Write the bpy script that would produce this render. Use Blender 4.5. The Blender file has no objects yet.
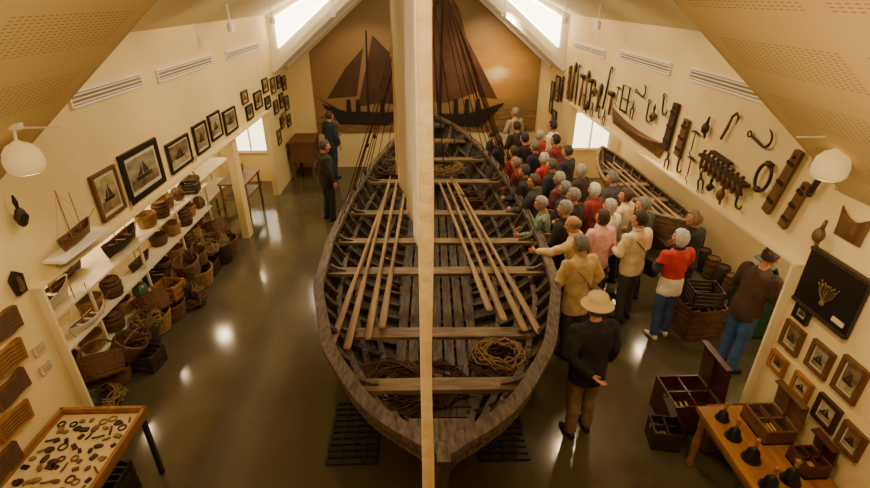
import bpy, math, random
import numpy as np
from mathutils import Vector, Matrix, Euler, noise
random.seed(7)
C=bpy.context.collection
def lin(h):
    h=h.lstrip('#'); o=[]
    for i in (0,2,4):
        c=int(h[i:i+2],16)/255; o.append(c/12.92 if c<.04045 else ((c+.055)/1.055)**2.4)
    return (*o,1)
MC={}
def mat(name,c1,c2=None,sc=5,rough=.6,bump=0,emit=0,st=(1,1,1),metal=0,kind='noise',bsc=None,spec=None):
    if name in MC: return MC[name]
    m=bpy.data.materials.new(name); m.use_nodes=True; n=m.node_tree.nodes; l=m.node_tree.links
    b=n['Principled BSDF']; b.inputs['Roughness'].default_value=rough; b.inputs['Metallic'].default_value=metal
    if spec is not None: b.inputs['Specular IOR Level'].default_value=spec
    c2=c2 or c1
    tc=n.new('ShaderNodeTexCoord'); mp=n.new('ShaderNodeMapping'); mp.inputs['Scale'].default_value=st
    l.new(tc.outputs['Object'],mp.inputs['Vector'])
    if kind=='wave':
        t=n.new('ShaderNodeTexWave'); t.inputs['Scale'].default_value=sc; t.inputs['Distortion'].default_value=3; t.inputs['Detail'].default_value=3; out=t.outputs['Fac']
    else:
        t=n.new('ShaderNodeTexNoise'); t.inputs['Scale'].default_value=sc; t.inputs['Detail'].default_value=5; out=t.outputs['Fac']
    l.new(mp.outputs['Vector'],t.inputs['Vector'])
    r=n.new('ShaderNodeValToRGB'); r.color_ramp.elements[0].color=lin(c1); r.color_ramp.elements[1].color=lin(c2)
    r.color_ramp.elements[0].position=.3; r.color_ramp.elements[1].position=.7
    l.new(out,r.inputs['Fac']); l.new(r.outputs['Color'],b.inputs['Base Color'])
    if emit:
        l.new(r.outputs['Color'],b.inputs['Emission Color']); b.inputs['Emission Strength'].default_value=emit
    if bump:
        t2=n.new('ShaderNodeTexNoise'); t2.inputs['Scale'].default_value=bsc or sc*2; t2.inputs['Detail'].default_value=3
        l.new(mp.outputs['Vector'],t2.inputs['Vector'])
        bp=n.new('ShaderNodeBump'); bp.inputs['Strength'].default_value=bump; bp.inputs['Distance'].default_value=.02
        l.new(t2.outputs['Fac'],bp.inputs['Height']); l.new(bp.outputs['Normal'],b.inputs['Normal'])
    MC[name]=m; return m

class MB:
    def __init__(s): s.v=[];s.f=[];s.m=[]
    def add(s,vs,fs,mi=0):
        o=len(s.v); s.v+= [tuple(v) for v in vs]
        for f in fs: s.f.append(tuple(i+o for i in f)); s.m.append(mi)
    def box(s,c,d,mi=0,R=None):
        c=Vector(c); vs=[]
        for x in(-.5,.5):
            for y in(-.5,.5):
                for z in(-.5,.5):
                    p=Vector((x*d[0],y*d[1],z*d[2])); 
                    if R is not None: p=R@p
                    vs.append(c+p)
        s.add(vs,[(0,1,3,2),(4,6,7,5),(0,4,5,1),(2,3,7,6),(0,2,6,4),(1,5,7,3)],mi)
    def rings(s,R,mi=0,close=False,caps=True):
        n=len(R[0]); vs=[p for r in R for p in r]; fs=[]; k=len(R)
        for i in range(k if close else k-1):
            for j in range(n):
                a=i*n+j;b=i*n+(j+1)%n;i2=(i+1)%k;c=i2*n+(j+1)%n;d=i2*n+j; fs.append((a,b,c,d))
        if caps and not close: fs.append(tuple(range(n-1,-1,-1))); fs.append(tuple((k-1)*n+j for j in range(n)))
        s.add(vs,fs,mi)
    def tube(s,P,r,n=8,mi=0,close=False,ref=None,sq=False):
        P=[Vector(p) for p in P]; k=len(P)
        if not isinstance(r,(list,)): r=[r]*k
        R=[]; N=None
        for i in range(k):
            if close: t=P[(i+1)%k]-P[i-1]
            else: t=P[min(i+1,k-1)]-P[max(i-1,0)]
            if t.length<1e-9: t=Vector((0,0,1))
            t.normalize()
            if N is None:
                q=Vector(ref) if ref else (Vector((0,0,1)) if abs(t.z)<.9 else Vector((1,0,0)))
                N=(q-t*q.dot(t)).normalized()
            else:
                N=(N-t*N.dot(t)); N=N.normalized() if N.length>1e-6 else Vector((1,0,0))
            B=t.cross(N); ra,rb=(r[i] if isinstance(r[i],tuple) else (r[i],r[i]))
            ring=[]
            for j in range(n):
                a=2*math.pi*(j+(.5 if sq else 0))/n; ring.append(P[i]+N*math.cos(a)*ra+B*math.sin(a)*rb)
            R.append(ring)
        s.rings(R,mi,close)
    def lathe(s,prof,c=(0,0,0),n=16,mi=0,caps=True):
        c=Vector(c); s.rings([[c+Vector((r*math.cos(2*math.pi*j/n),r*math.sin(2*math.pi*j/n),z)) for j in range(n)] for r,z in prof],mi,caps=caps)
    def ell(s,c,r,n=12,mi=0,R=None):
        c=Vector(c); k=max(6,n//2+2); rg=[]
        for i in range(k+1):
            a=math.pi*i/k; a=min(max(a,.06),math.pi-.06); ring=[]
            for j in range(n):
                p=Vector((r[0]*math.sin(a)*math.cos(2*math.pi*j/n),r[1]*math.sin(a)*math.sin(2*math.pi*j/n),-r[2]*math.cos(a)))
                ring.append(c+(R@p if R is not None else p))
            rg.append(ring)
        s.rings(rg,mi)
    def poly(s,pts,th,mi=0,z0=0):
        n=len(pts); vs=[(x,y,z0) for x,y in pts]+[(x,y,z0+th) for x,y in pts]
        s.add(vs,[tuple(range(n-1,-1,-1)),tuple(range(n,2*n))]+[(i,(i+1)%n,n+(i+1)%n,n+i) for i in range(n)],mi)
    def mesh(s,name):
        m=bpy.data.meshes.new(name); m.from_pydata(s.v,[],s.f); m.polygons.foreach_set('material_index',s.m); m.update(); return m
def obj(name,mb,mats,parent=None,loc=(0,0,0),rot=(0,0,0),smooth=False,mw=None,scale=1):
    m=mb.mesh(name) if isinstance(mb,MB) else mb
    if isinstance(mb,MB):
        for x in mats: m.materials.append(x)
        import bmesh
        bm=bmesh.new(); bm.from_mesh(m); bmesh.ops.recalc_face_normals(bm,faces=bm.faces); bm.to_mesh(m); bm.free()
        if smooth: m.polygons.foreach_set('use_smooth',[True]*len(m.polygons))
    o=bpy.data.objects.new(name,m); C.objects.link(o)
    o.location=loc; o.rotation_euler=rot; o.scale=(scale,)*3
    if mw is not None: o.matrix_world=mw
    if parent: o.parent=parent
    return o
def empty(name,loc=(0,0,0),rot=(0,0,0),sc=1):
    e=bpy.data.objects.new(name,None); C.objects.link(e); e.location=loc; e.rotation_euler=rot; e.scale=(sc,)*3; e.empty_display_size=.1; return e
def rz(a): return Matrix.Rotation(math.radians(a),3,'Z')

# ---------- camera
cam=bpy.data.cameras.new('camera'); co=bpy.data.objects.new('camera',cam); C.objects.link(co)
cam.lens=20.2; cam.clip_start=.05; co.location=(0,0,4.4); co.rotation_euler=(math.radians(63),0,math.radians(-1.7)); bpy.context.scene.camera=co

# ---------- people
SKIN=mat('skin','#cf9670','#c08560',6,.55); EYE=mat('eye_dark','#1e1510'); LIP=mat('lips','#9c5848'); EYEW=mat('eye_white','#e4dccb')
TMP=bpy.data.scenes.new('tmp_build')
def remesh(mb,vox,sm_=2,fold=0,seed=0):
    me=mb.mesh('t'); o=bpy.data.objects.new('t',me)
    a=o.modifiers.new('r','REMESH'); a.mode='VOXEL'; a.voxel_size=vox; b=o.modifiers.new('s','SMOOTH'); b.iterations=sm_; b.factor=.6
    n=None
    try:
        TMP.collection.objects.link(o); vl=TMP.view_layers[0]; vl.update(); dg=vl.depsgraph
        n=bpy.data.meshes.new_from_object(o.evaluated_get(dg))
        if len(n.polygons)<=len(me.polygons): n=None
    except Exception as ex: n=None
    if n is None:
        C.objects.link(o); dg=bpy.context.evaluated_depsgraph_get(); n=bpy.data.meshes.new_from_object(o.evaluated_get(dg))
    bpy.data.objects.remove(o); bpy.data.meshes.remove(me)
    if fold:
        N=len(n.vertices); co_=np.empty(N*3,'f'); no_=np.empty(N*3,'f'); n.vertices.foreach_get('co',co_); n.vertices.foreach_get('normal',no_)
        co_=co_.reshape(-1,3); no_=no_.reshape(-1,3); x,y,z=co_.T
        k=.4*np.sin(11*x+17*z+seed+2*np.sin(9*y+seed))*np.sin(13*y-9*z+seed*2)+.35*np.sin(31*z+14*x*np.sin(seed)+3*np.sin(12*x+seed)+2*np.sin(15*y))+.2*np.sin(37*x-29*y+23*z+seed)
        co_+=no_*(k*fold*.6)[:,None]; n.vertices.foreach_set('co',co_.ravel()); n.update()
    n.polygons.foreach_set('use_smooth',[True]*len(n.polygons)); return n
def eln(c,rx_,ry_,U,n=16): return [U(Vector((c[0]+rx_*math.cos(2*math.pi*j/n),c[1]+ry_*math.sin(2*math.pi*j/n),c[2]))) for j in range(n)]
q=MB(); q.ell((0,-.01,.03),(.074,.095,.1),20); q.ell((0,.02,-.035),(.056,.066,.075),16); q.ell((0,.055,-.085),(.028,.03,.026),12)
q.tube([(0,.083,.03),(0,.1,.0),(0,.108,-.018)],[.009,.012,.016],8); q.ell((.0,.098,-.022),(.018,.013,.01),8); q.ell((0,.074,.04),(.058,.02,.016),10)
for s_ in(-1,1): q.ell((s_*.04,.062,-.015),(.024,.024,.022),10); q.ell((s_*.075,-.005,.0),(.012,.022,.032),10)
q.ell((0,.082,-.05),(.024,.012,.011),8); q.tube([(0,-.03,-.16),(0,-.02,-.06)],[.058,.052],14)
HM=remesh(q,.0065,1)
for mm in(SKIN,EYE,LIP,EYEW): HM.materials.append(mm)
q=MB()
for s_ in(-1,1): q.ell((s_*.03,.083,.012),(.013,.006,.007),8,3); q.ell((s_*.03,.0885,.012),(.006,.003,.006),8,1); q.box((s_*.031,.087,.034),(.03,.006,.006),2)
q.tube([(-.022,.09,-.05),(0,.096,-.049),(.022,.09,-.05)],[.003,.005,.003],6,2)
FACE=q.mesh('face'); 
for mm in(SKIN,EYE,LIP,EYEW): FACE.materials.append(mm)
def handmesh(sg):
    q=MB(); q.tube([(0,0,.03),(0,0,0),(0,.003,-.04),(0,.004,-.085)],[(.02,.026),(.017,.028),(.015,.04),(.013,.041)],12,ref=(1,0,0))
    for i,(y,L) in enumerate(((.03,.068),(.011,.078),(-.009,.072),(-.028,.056))):
        q.tube([(0,y,-.075),(-sg*.004,y*1.1,-.085-L*.3),(-sg*.018,y*1.15,-.085-L*.68),(-sg*.036,y*1.15,-.085-L*.92)],[.0095,.009,.008,.006],8)
    q.tube([(-sg*.004,.025,-.02),(-sg*.014,.048,-.045),(-sg*.02,.058,-.075),(-sg*.024,.058,-.095)],[.014,.0115,.0095,.007],8)
    n=remesh(q,.0042,1); n.materials.append(SKIN); return n
HND={1:handmesh(1),-1:handmesh(-1)}
HC={}
def hairmesh(style,color):
    if (style,color) in HC: return HC[(style,color)]
    q=MB(); n=28;k=18;R=[]
    low={'short':-.045,'bob':-.13,'long':-.2,'bald':-.04}[style]
    for i in range(k+1):
        a=math.pi*i/k; a=min(max(a,.06),math.pi-.06); ring=[]
        for j in range(n):
            b=2*math.pi*j/n; d=Vector((math.sin(a)*math.cos(b),math.sin(a)*math.sin(b),math.cos(a)))
            p=Vector((d.x*.086,d.y*.108-.012,d.z*.113+.032))
            if style in('bob','long') and d.y<.25 and d.z<0: p.z=.032+d.z*(abs(low)+.03)*.9; p.x*=1.06+.1*(-d.z)
            hide=(d.y>.32 and p.z<.075) or (d.y>.05 and p.z<-.0 and style in('short','bald')) or (p.z<low)
            if style=='bald' and p.z>.065: hide=True
            if hide: p=Vector((d.x*.05,d.y*.06-.01,max(p.z*.6,-.08)))
            else: p+=d*.012*noise.noise(d*5)
            ring.append(p)
        R.append(ring)
    q.rings(R); m_=q.mesh('hair'); m_.materials.append(mat('hair_'+color,color,'#%02x%02x%02x'%tuple(max(0,int(int(color[i:i+2],16)*.72)) for i in(1,3,5)),40,.7,.5,st=(1,1,.3)))
    m_.polygons.foreach_set('use_smooth',[True]*len(m_.polygons)); HC[(style,color)]=m_; return m_
ARM={'down':((.255,-.02,1.16),(.26,.06,.93)),'back':((.28,-.13,1.18),(.07,-.22,1.0)),'front':((.28,.02,1.17),(.11,.26,1.12)),'reach':((.24,.26,1.32),(.16,.5,1.28)),'rest':((.26,.14,1.18),(.16,.36,1.13)),'hip':((.34,-.06,1.2),(.21,.06,1.05)),'pocket':((.3,-.06,1.18),(.21,.1,.97))}
pi_=0
def person(name,x,y,face,h,jc,pc,hc='#8a8a86',hs='short',L='down',Rr='down',lean=4,hy=0,hp=0,fn=None,jm=None,long=0,hat=None,collar=None,sy=1.0,shoe='#1b1614',bag=None):
    global pi_; pi_+=1
    k=h/1.75; e=empty(name,(x,y,0),(0,0,math.radians(face)),k)
    P0=Vector((0,0,.92)); bulk=1.08+.06*math.sin(pi_*2.3)
    def U(p):
        p=Vector(p); f=min(max((p.z-.85)/.2,0),1)
        return P0+Matrix.Rotation(math.radians(-lean*f),3,'X')@(p-P0)
    hem=.82-long; q=MB(); w=.95 if name=='woman' else 1.0
    prof=[(hem,.178+.01*(name=='woman'),.135,0),(hem+.08,.182,.14,0),(1.0,.174*w,.138,0),(1.1,.168*w,.13,0),(1.22,.18*w,.138,.005),(1.34,.192*w,.135,.0),(1.42,.178*w,.11,-.01),(1.465,.12,.085,-.015),(1.5,.072,.07,-.012),(1.525,.066,.066,-.008)]
    q.rings([eln((0,yy,z),a*(bulk if z<1.45 else 1),b2*(bulk if z<1.45 else 1),U) for z,a,b2,yy in prof])
    hands=[]
    for sg,ps in((-1,L),(1,Rr)):
        el,wr=ARM[ps]; sh=U((sg*.182*w,-.01,1.415)); el=U((sg*el[0]*w,el[1],el[2])); wr=U((sg*wr[0],wr[1],wr[2]))
        q.tube([sh+(sh-el)*.04,sh*.6+el*.4,el,el*.55+wr*.45,wr],[.082,.072,.063,.057,.046],12); q.ell(sh,(.082,.08,.076),12)
        hands.append((sg,el,wr,ps))
    J=remesh(q,.017,3,.016,pi_*3.1)
    jmat=jm or [mat('cloth_'+jc,jc,'#%02x%02x%02x'%tuple(min(255,int(int(jc[i:i+2],16)*1.15+4)) for i in(1,3,5)),12,.85,.3,bsc=25)]
    for mm in jmat: J.materials.append(mm)
    if fn:
        for p in J.polygons: p.material_index=fn(p.center)
    obj('jacket',J,None,e)
    q=MB(); q.ell((0,0,.9),(.165,.12,.12),16)
    stg=.03 if pi_%2 else -.04
    for sg in(-1,1):
        s2=stg*sg; q.tube([(sg*.085,0,.9),(sg*.095,.01+s2*.4,.7),(sg*.1,.02+s2*.6,.48),(sg*.105,-.005+s2,.25),(sg*.11,-.015+s2,.07)],[.1,.09,.074,.068,.066],12)
    T=remesh(q,.018,2,.012,pi_); T.materials.append(mat('trouser_'+pc,pc,'#%02x%02x%02x'%tuple(min(255,int(int(pc[i:i+2],16)*1.2+4)) for i in(1,3,5)),14,.85,.2)); obj('trousers',T,None,e)
    q=MB()
    for sg in(-1,1):
        X=sg*.112; s2=stg*sg
        R=[]
        for yy,wd,hh_ in((-.085,.025,.05),(-.07,.036,.075),(-.01,.04,.085),(.06,.046,.06),(.12,.044,.045),(.165,.02,.03)):
            R.append([Vector((X+wd*math.cos(a)+sg*yy*.12,yy+s2,max(hh_*.5+hh_*.55*math.sin(a),.0))) for a in np.linspace(0,2*math.pi,13)[:-1]])
        q.rings(R)
    obj('shoes',q,[mat('shoe_'+shoe,shoe)],e,smooth=True)
    for sg,el,wr,ps in hands:
        d=(wr-el).normalized(); zax=-d; yax=Vector((0,1,0)) if abs(d.y)<.7 else Vector((0,0,1)); 
        xax=yax.cross(zax).normalized(); yax=zax.cross(xax); M=Matrix((xax,yax,zax)).transposed().to_4x4(); M.translation=wr+d*.012
        o=obj('hand',HND[sg],None,e); o.matrix_local=M
    hr=Euler((math.radians(-lean*.5-hp),0,math.radians(hy))); hl=U((0,.01,1.635))
    he=bpy.data.objects.new('head',HM); C.objects.link(he); he.parent=e; he.location=hl; he.rotation_euler=hr; he.scale=(1.05,)*3
    obj('face',FACE,None,he); 
    if hs: obj('hair',hairmesh(hs,hc),None,he)
    if hat:
        q=MB(); q.lathe([(.155,.045),(.15,.055),(.105,.075),(.1,.12),(.085,.155),(.04,.165),(.005,.166)],(0,-.01,0),22); q.lathe([(.15,.045),(.1,.06),(.095,.07)],(0,-.01,0),22); obj('hat',q,[mat('hat_'+hat,hat,None,20,.9,.3)],he,smooth=True)
    if collar:
        q=MB(); q.tube([U((.07*math.cos(a),-.01+.068*math.sin(a),1.51)) for a in np.linspace(0,6.283,17)[:-1]],[(.03,.014)]*16,6,close=True,ref=(0,0,1)); obj('collar',q,[mat('collar_'+collar,collar,None,20,.8)],e,smooth=True)
    if bag:
        q=MB(); Q=[U((-.16+.36*t,-.16*math.sin(math.pi*t)-.02,1.46-.5*t)) for t in np.linspace(0,1,9)]; q.tube(Q,[(.006,.02)]*9,6)
        b0=U((.26,-.08,.9)); q.box(b0,(.1,.28,.24)); q.box(b0+Vector((.055,0,.04)),(.012,.24,.12)); obj('shoulder_bag',q,[mat('bag_'+bag,bag,None,10,.7,.2)],e)
    return e
red=mat('cloth_red','#b3261e','#c4352a',10,.8,.2); wht=mat('cloth_white_jkt','#e8e0d0','#efe8da',10,.8,.2); nav=mat('cloth_navy','#232a44','#2d3555',10,.8,.2)
grn=mat('cloth_green_pattern','#2a5a40','#a8b8a0',28,.85,.2)
def fw(c): 
    if abs(c.x)>.21 and c.z<1.3: return 2
    return 0 if c.z>1.06 else 1
P=person
P('man',1.72,3.92,8,1.76,'#171412','#6f5c3a','#6e6a62','short','back','down',3,0,0,hat='#e0c88e',long=.05)
P('man',4.0,4.92,-72,1.76,'#3f2a1c','#34507e','#5e5248','short','front','front',10,0,10)
P('man',-2.0,9.9,-60,1.74,'#2c2822','#23252a','#5a4f45','short','pocket','down',2,-10,5)
P('man',-2.35,12.7,-40,1.74,'#24323a','#22303a','#4a3d33','short','front','down',2)
P('woman',3.4,5.62,8,1.66,'#b3261e','#33466f','#e6e3dc','bob','front','front',2,25,0,fn=fw,jm=[red,wht,nav],collar='#1d2033',shoe='#e8e2d6',long=.04)
P('woman',3.88,6.2,20,1.68,'#1f1b1a','#2b2522','#a4835c','bob','down','front',2,30)
P('man',3.02,6.05,25,1.74,'#d6c096','#3a3530','#3b2b20','short','front','front',2,20,bag='#2a241f',collar='#c9b68e')
P('woman',2.6,6.3,20,1.66,'#d9a6a2','#4a4038','#4b3524','bob','front','down',2,15)
P('man',1.98,5.25,20,1.76,'#b89c68','#2c2824','#8d8a84','short','front','pocket',5,15,8,long=.1,bag='#8a7a5a')
P('man',2.18,5.95,62,1.72,'#cdb17c','#3b352d','#8a7f74','bald','reach','rest',10,0,8,collar='#d8c7a2')
P('man',2.4,7.0,40,1.72,'#2a211d','#25211e','#9a968e','short','front','front',4,10)
P('man',2.12,6.45,45,1.74,'#1d1b1a','#25211e','#a8a49a','short','front','front',4,10)
P('woman',1.95,6.95,70,1.62,'#2f6a4a','#2b2724','#b9b5ac','short','rest','rest',8,0,10,jm=[grn])
P('man',1.96,7.75,60,1.7,'#35322d','#23211f','#5b4a38','short','rest','down',5,10)
P('woman',2.4,7.5,45,1.66,'#232b3a','#222222','#8c8a86','bob','front','front',3)
P('woman',2.85,7.4,35,1.66,'#7c2a22','#2a2624','#e2dfd8','bob','front','front',3)
P('woman',2.88,6.75,30,1.64,'#e6dccb','#35302b','#c8c2b6','bob','front','down',3,10)
P('man',3.32,6.6,30,1.72,'#44403a','#2b2926','#8d877d','short','down','front',3,20)
P('woman',3.3,7.2,40,1.64,'#cbb48c','#2b2926','#5a4230','bob','front','front',3,20)
P('man',3.3,7.85,40,1.7,'#3c3a40','#2b2926','#8d877d','short','front','front',3,10)
P('man',2.5,12.9,30,1.76,'#a39276','#4a4238','#a39c90','short','front','down',2,20)
P('man',3.1,11.3,50,1.78,'#e6dfd0','#2c2a28','#3a2b20','short','front','front',2)
P('man',2.3,10.5,30,1.7,'#23202a','#222222','#3d3027','short','down','front',3)
P('woman',1.93,9.6,40,1.66,'#a32a22','#292523','#4f3b2b','short','front','front',5)
P('woman',2.45,9.2,45,1.64,'#b02e26','#2b2826','#dedbd2','bob','front','front',4)
P('man',2.9,10.2,50,1.74,'#7d2a26','#262422','#3b2f28','short','front','down',2)
P('man',1.75,10.5,60,1.66,'#2c2d33','#222222','#6a6258','short','rest','rest',6)
P('woman',1.93,8.95,60,1.62,'#802820','#2a2624','#9b978f','short','rest','rest',10)
P('man',1.95,8.35,60,1.68,'#2a2c30','#2a2624','#5b5048','short','rest','rest',8)
P('man',2.45,8.62,50,1.7,'#28313a','#242322','#7a746a','short','front','front',3)
P('woman',2.45,8.05,50,1.64,'#5a2c28','#242322','#b5b0a6','bob','front','front',3)
P('woman',2.95,8.45,40,1.64,'#4a3630','#242322','#d8d4ca','bob','front','down',3)
P('man',2.95,9.4,45,1.72,'#303236','#242322','#574a3d','short','front','front',3)
P('man',2.4,9.85,45,1.7,'#1f2430','#242322','#8a8278','short','front','front',3)
P('man',2.3,11.5,30,1.72,'#34302c','#242322','#4a3d33','short','front','down',3)
P('woman',1.75,11.3,40,1.62,'#2b3040','#242322','#4a3d33','bob','front','down',3)
P('woman',2.75,11.0,40,1.64,'#a33026','#242322','#c9c4ba','bob','front','down',3)
bpy.data.scenes.remove(TMP)

# ---------- materials
WALL=mat('wall_plaster','#e3c98c','#e9d29a',3,.8,.05,bsc=60)
TRIM=mat('trim_white','#efe9da','#f4efe2',4,.6)
CEIL=mat('ceiling_cream','#e8d6a2','#ecdcae',3,.8)
W_OAR=mat('wood_pale','#a8875a','#75583a',6,.55,.15,st=(2,.2,1))
W_THW=mat('wood_thwart','#8f754f','#54422c',7,.6,.3,st=(.5,3,1))
W_DK=mat('wood_dark','#3f2c19','#261a10',7,.6,.3,st=(3,.4,3))
W_MID=mat('wood_mid','#75522f','#523719',7,.55,.2,st=(3,.4,3))
W_HON=mat('wood_honey','#a8743a','#845426',6,.4,.1,st=(3,.4,3))
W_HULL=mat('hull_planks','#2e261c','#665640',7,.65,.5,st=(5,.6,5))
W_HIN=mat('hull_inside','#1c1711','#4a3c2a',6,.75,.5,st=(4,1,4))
W_GUN=mat('gunwale_weathered','#746450','#2c241a',8,.6,.6,st=(4,.8,4))
W_RIB=mat('rib_weathered','#6a5a42','#2b231a',8,.65,.5,st=(3,3,3))
ROPE=mat('rope','#94794c','#6a5330',40,.9,.5)
ROPED=mat('rope_tarred','#5a3a1f','#3d2715',40,.9,.5)
IRON=mat('iron','#241f1a','#3e3026',20,.5,.3,metal=.4)
WICK=mat('wicker','#86592f','#4a2f18',60,.75,.8,kind='wave')
WICK2=mat('wicker_pale','#b58c54','#7a5a2e',50,.75,.8,kind='wave')
WHITE=mat('white_paint','#e6dbc0','#d8cba8',5,.5)
CLOTHW=mat('cloth_white','#e9dfc6','#d9ccab',8,.9,.3)
BLACK=mat('black_paint','#120f0d','#1c1815',8,.4)
BRASS=mat('brass','#a8842f','#7a5d20',10,.35,metal=.8)
PAPER=mat('paper','#dccfae','#cbb98f',12,.8)
GREEN=mat('green_paint','#2f4a38','#3c5a45',6,.5)

def perf_mat():
    m=bpy.data.materials.new('perforated_panel'); m.use_nodes=True; n=m.node_tree.nodes;l=m.node_tree.links;b=n['Principled BSDF']
    b.inputs['Roughness'].default_value=.75
    tc=n.new('ShaderNodeTexCoord'); sp=n.new('ShaderNodeSeparateXYZ'); l.new(tc.outputs['Object'],sp.inputs[0])
    def M(op,a,bv=None):
        q=n.new('ShaderNodeMath'); q.operation=op
        for i,x in enumerate((a,bv)):
            if x is None: continue
            if isinstance(x,(int,float)): q.inputs[i].default_value=x
            else: l.new(x,q.inputs[i])
        return q.outputs[0]
    fy=M('FRACT',M('MULTIPLY',sp.outputs['Y'],20.0)); fx=M('FRACT',M('MULTIPLY',sp.outputs['X'],40.0))
    a=M('MULTIPLY',M('LESS_THAN',fy,.6),M('LESS_THAN',fx,.3))
    by=M('GREATER_THAN',M('FRACT',M('MULTIPLY',sp.outputs['Y'],.83)),.12); bx=M('GREATER_THAN',M('FRACT',M('MULTIPLY',sp.outputs['X'],1.7)),.45)
    a=M('MULTIPLY',M('MULTIPLY',a,by),bx)
    mx=n.new('ShaderNodeMix'); mx.data_type='RGBA'; l.new(a,mx.inputs[0]); mx.inputs[6].default_value=lin('#e2c280'); mx.inputs[7].default_value=lin('#a88648')
    l.new(mx.outputs[2],b.inputs['Base Color']); return m
PERF=perf_mat()
def floor_mat():
    m=mat('floor_polished','#4b4430','#565039',1.2,.2,0); n=m.node_tree.nodes; l=m.node_tree.links; b=n['Principled BSDF']
    t=n.new('ShaderNodeTexNoise'); t.inputs['Scale'].default_value=3; t.inputs['Detail'].default_value=6
    r=n.new('ShaderNodeMapRange'); r.inputs[3].default_value=.08; r.inputs[4].default_value=.17
    tc=n.new('ShaderNodeTexCoord'); l.new(tc.outputs['Object'],t.inputs['Vector']); l.new(t.outputs['Fac'],r.inputs[0]); l.new(r.outputs[0],b.inputs['Roughness'])
    b.inputs['Specular IOR Level'].default_value=.6
    bp=n.new('ShaderNodeBump'); bp.inputs['Strength'].default_value=.025; bp.inputs['Distance'].default_value=.02; l.new(t.outputs['Fac'],bp.inputs['Height']); l.new(bp.outputs['Normal'],b.inputs['Normal'])
    return m
FL=floor_mat()
X0,XA=3.5,5.2; YN,YD,YB,YE=-1.5,3.7,12.4,13.6; ZL=2.93; SL=.82
m=MB(); m.box((0,6.1,-.05),(10.8,15.4,.1)); obj('floor',m,[FL])
TOP={-1:2.07,1:2.2}
for sd,nm in((-1,'left'),(1,'right')):
    m=MB(); T=TOP[sd]; xc=sd*(X0+.07)
    def b(y0,y1,z0,z1): m.box((xc,(y0+y1)/2,(z0+z1)/2),(.14,y1-y0,z1-z0))
    b(YN,3.8,0,ZL); b(3.8,YB,T,4.0); b(YB,YE,0,2.8); b(11.4,YB,0,T); b(YN,YD,ZL-.001,ZL+.06)
    if sd<0: b(9.0,9.25,0,T)
    obj('wall_'+nm,m,[WALL])
    m=MB(); m.box((sd*(XA+.05),8.1,1.2),(.1,8.9,2.7)); obj('wall_%s_alcove'%nm,m,[WALL])
    m=MB(); m.box((sd*(X0+XA+.1)/2,3.72,1.2),(XA-X0+.1-.06,.1,2.7)); m.box((sd*(X0+XA+.1)/2,12.5,1.2),(XA-X0+.1-.06,.1,2.7)); obj('wall_%s_alcove_end'%nm,m,[WALL])
    m=MB(); m.box((sd*(X0+.14+XA)/2+sd*.02,8.1,T+.35),(XA-X0,8.9,.08)); obj('ceiling_%s_alcove'%nm,m,[CEIL])
    def slope(name,y0,y1,z0,mt):
        ln=math.hypot(X0+.1,(X0+.1)*SL); th=math.atan(SL)
        q=MB(); q.box((0,0,.05),(ln,y1-y0,.1)); 
        o=obj(name,q,[mt],loc=(sd*(X0+.1)/2,(y0+y1)/2,z0+SL*(X0-.1)/2),rot=(0,sd*th,0))
    slope('ceiling_near_'+nm,YN,YD,ZL,PERF); slope('ceiling_back_'+nm,YB,YE+.1,2.8,CEIL)
    zt=4.0; s2=(2.8+SL*X0+.0-zt)/X0; ln=math.hypot(X0+.1,(X0+.1)*s2)
    q=MB(); q.box((0,0,.05),(ln,YB-YD+.1,.1)); obj('ceiling_dormer_'+nm,q,[CEIL],loc=(sd*(X0+.1)/2,(YB+YD)/2,zt+s2*(X0-.1)/2),rot=(0,sd*math.atan(s2),0))
    for yy,z0,tag in((YB,2.8,'back'),(YD-.06,ZL,'front')):
        q=MB(); zr=z0+SL*X0; d_=-.05 if tag=='back' else .04
        tri=[(sd*X0,z0+d_),(sd*X0,zt+.05),(0,zr+.1),(0,zr+d_)]
        q.add([(x,yy-.03,z) for x,z in tri]+[(x,yy+.05,z) for x,z in tri],[(0,1,2,3),(7,6,5,4),(0,4,5,1),(1,5,6,2),(2,6,7,3),(3,7,4,0)])
        obj('wall_cheek_%s_%s'%(tag,nm),q,[TRIM])
    GL=mat('skylight_glass','#fff3d2','#fff3d2',1,.5,emit=9)
    q=MB(); yy=YB-.06; z0=2.8
    tri=[(3.3,z0+.5),(3.3,zt-.04),(1.2,zt+s2*2.3-.12),(1.2,z0+SL*2.3+.34)]
    q.add([(sd*x,yy,z) for x,z in tri]+[(sd*x,yy+.02,z) for x,z in tri],[(0,1,2,3),(7,6,5,4),(0,4,5,1),(1,5,6,2),(2,6,7,3),(3,7,4,0)])
    obj('window_1' if sd<0 else 'window_2',q,[GL])
    q=MB(); q.tube([(sd*3.5,YB-.08,2.8),(0,YB-.08,2.8+SL*3.5)],[(.09,.06)]*2,4,sq=True); q.tube([(sd*3.45,YE-.12,2.78),(0,YE-.12,2.78+SL*3.45)],[(.1,.05)]*2,4,sq=True)
    for k in range(3):
        yy=YB+.25+.3*k; q.tube([(sd*3.45,yy,2.79),(.3*sd,yy,2.79+SL*3.15)],[(.03,.06)]*2,4,sq=True)
    obj('trim_rafter_'+nm,q,[TRIM])
    q=MB(); q.box((sd*3.5,3.83,T/2),(.17,.03,T)); q.box((sd*3.5,7.6,T-.01),(.16,7.6,.025)); obj('trim_opening_'+nm,q,[CEIL])
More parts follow.
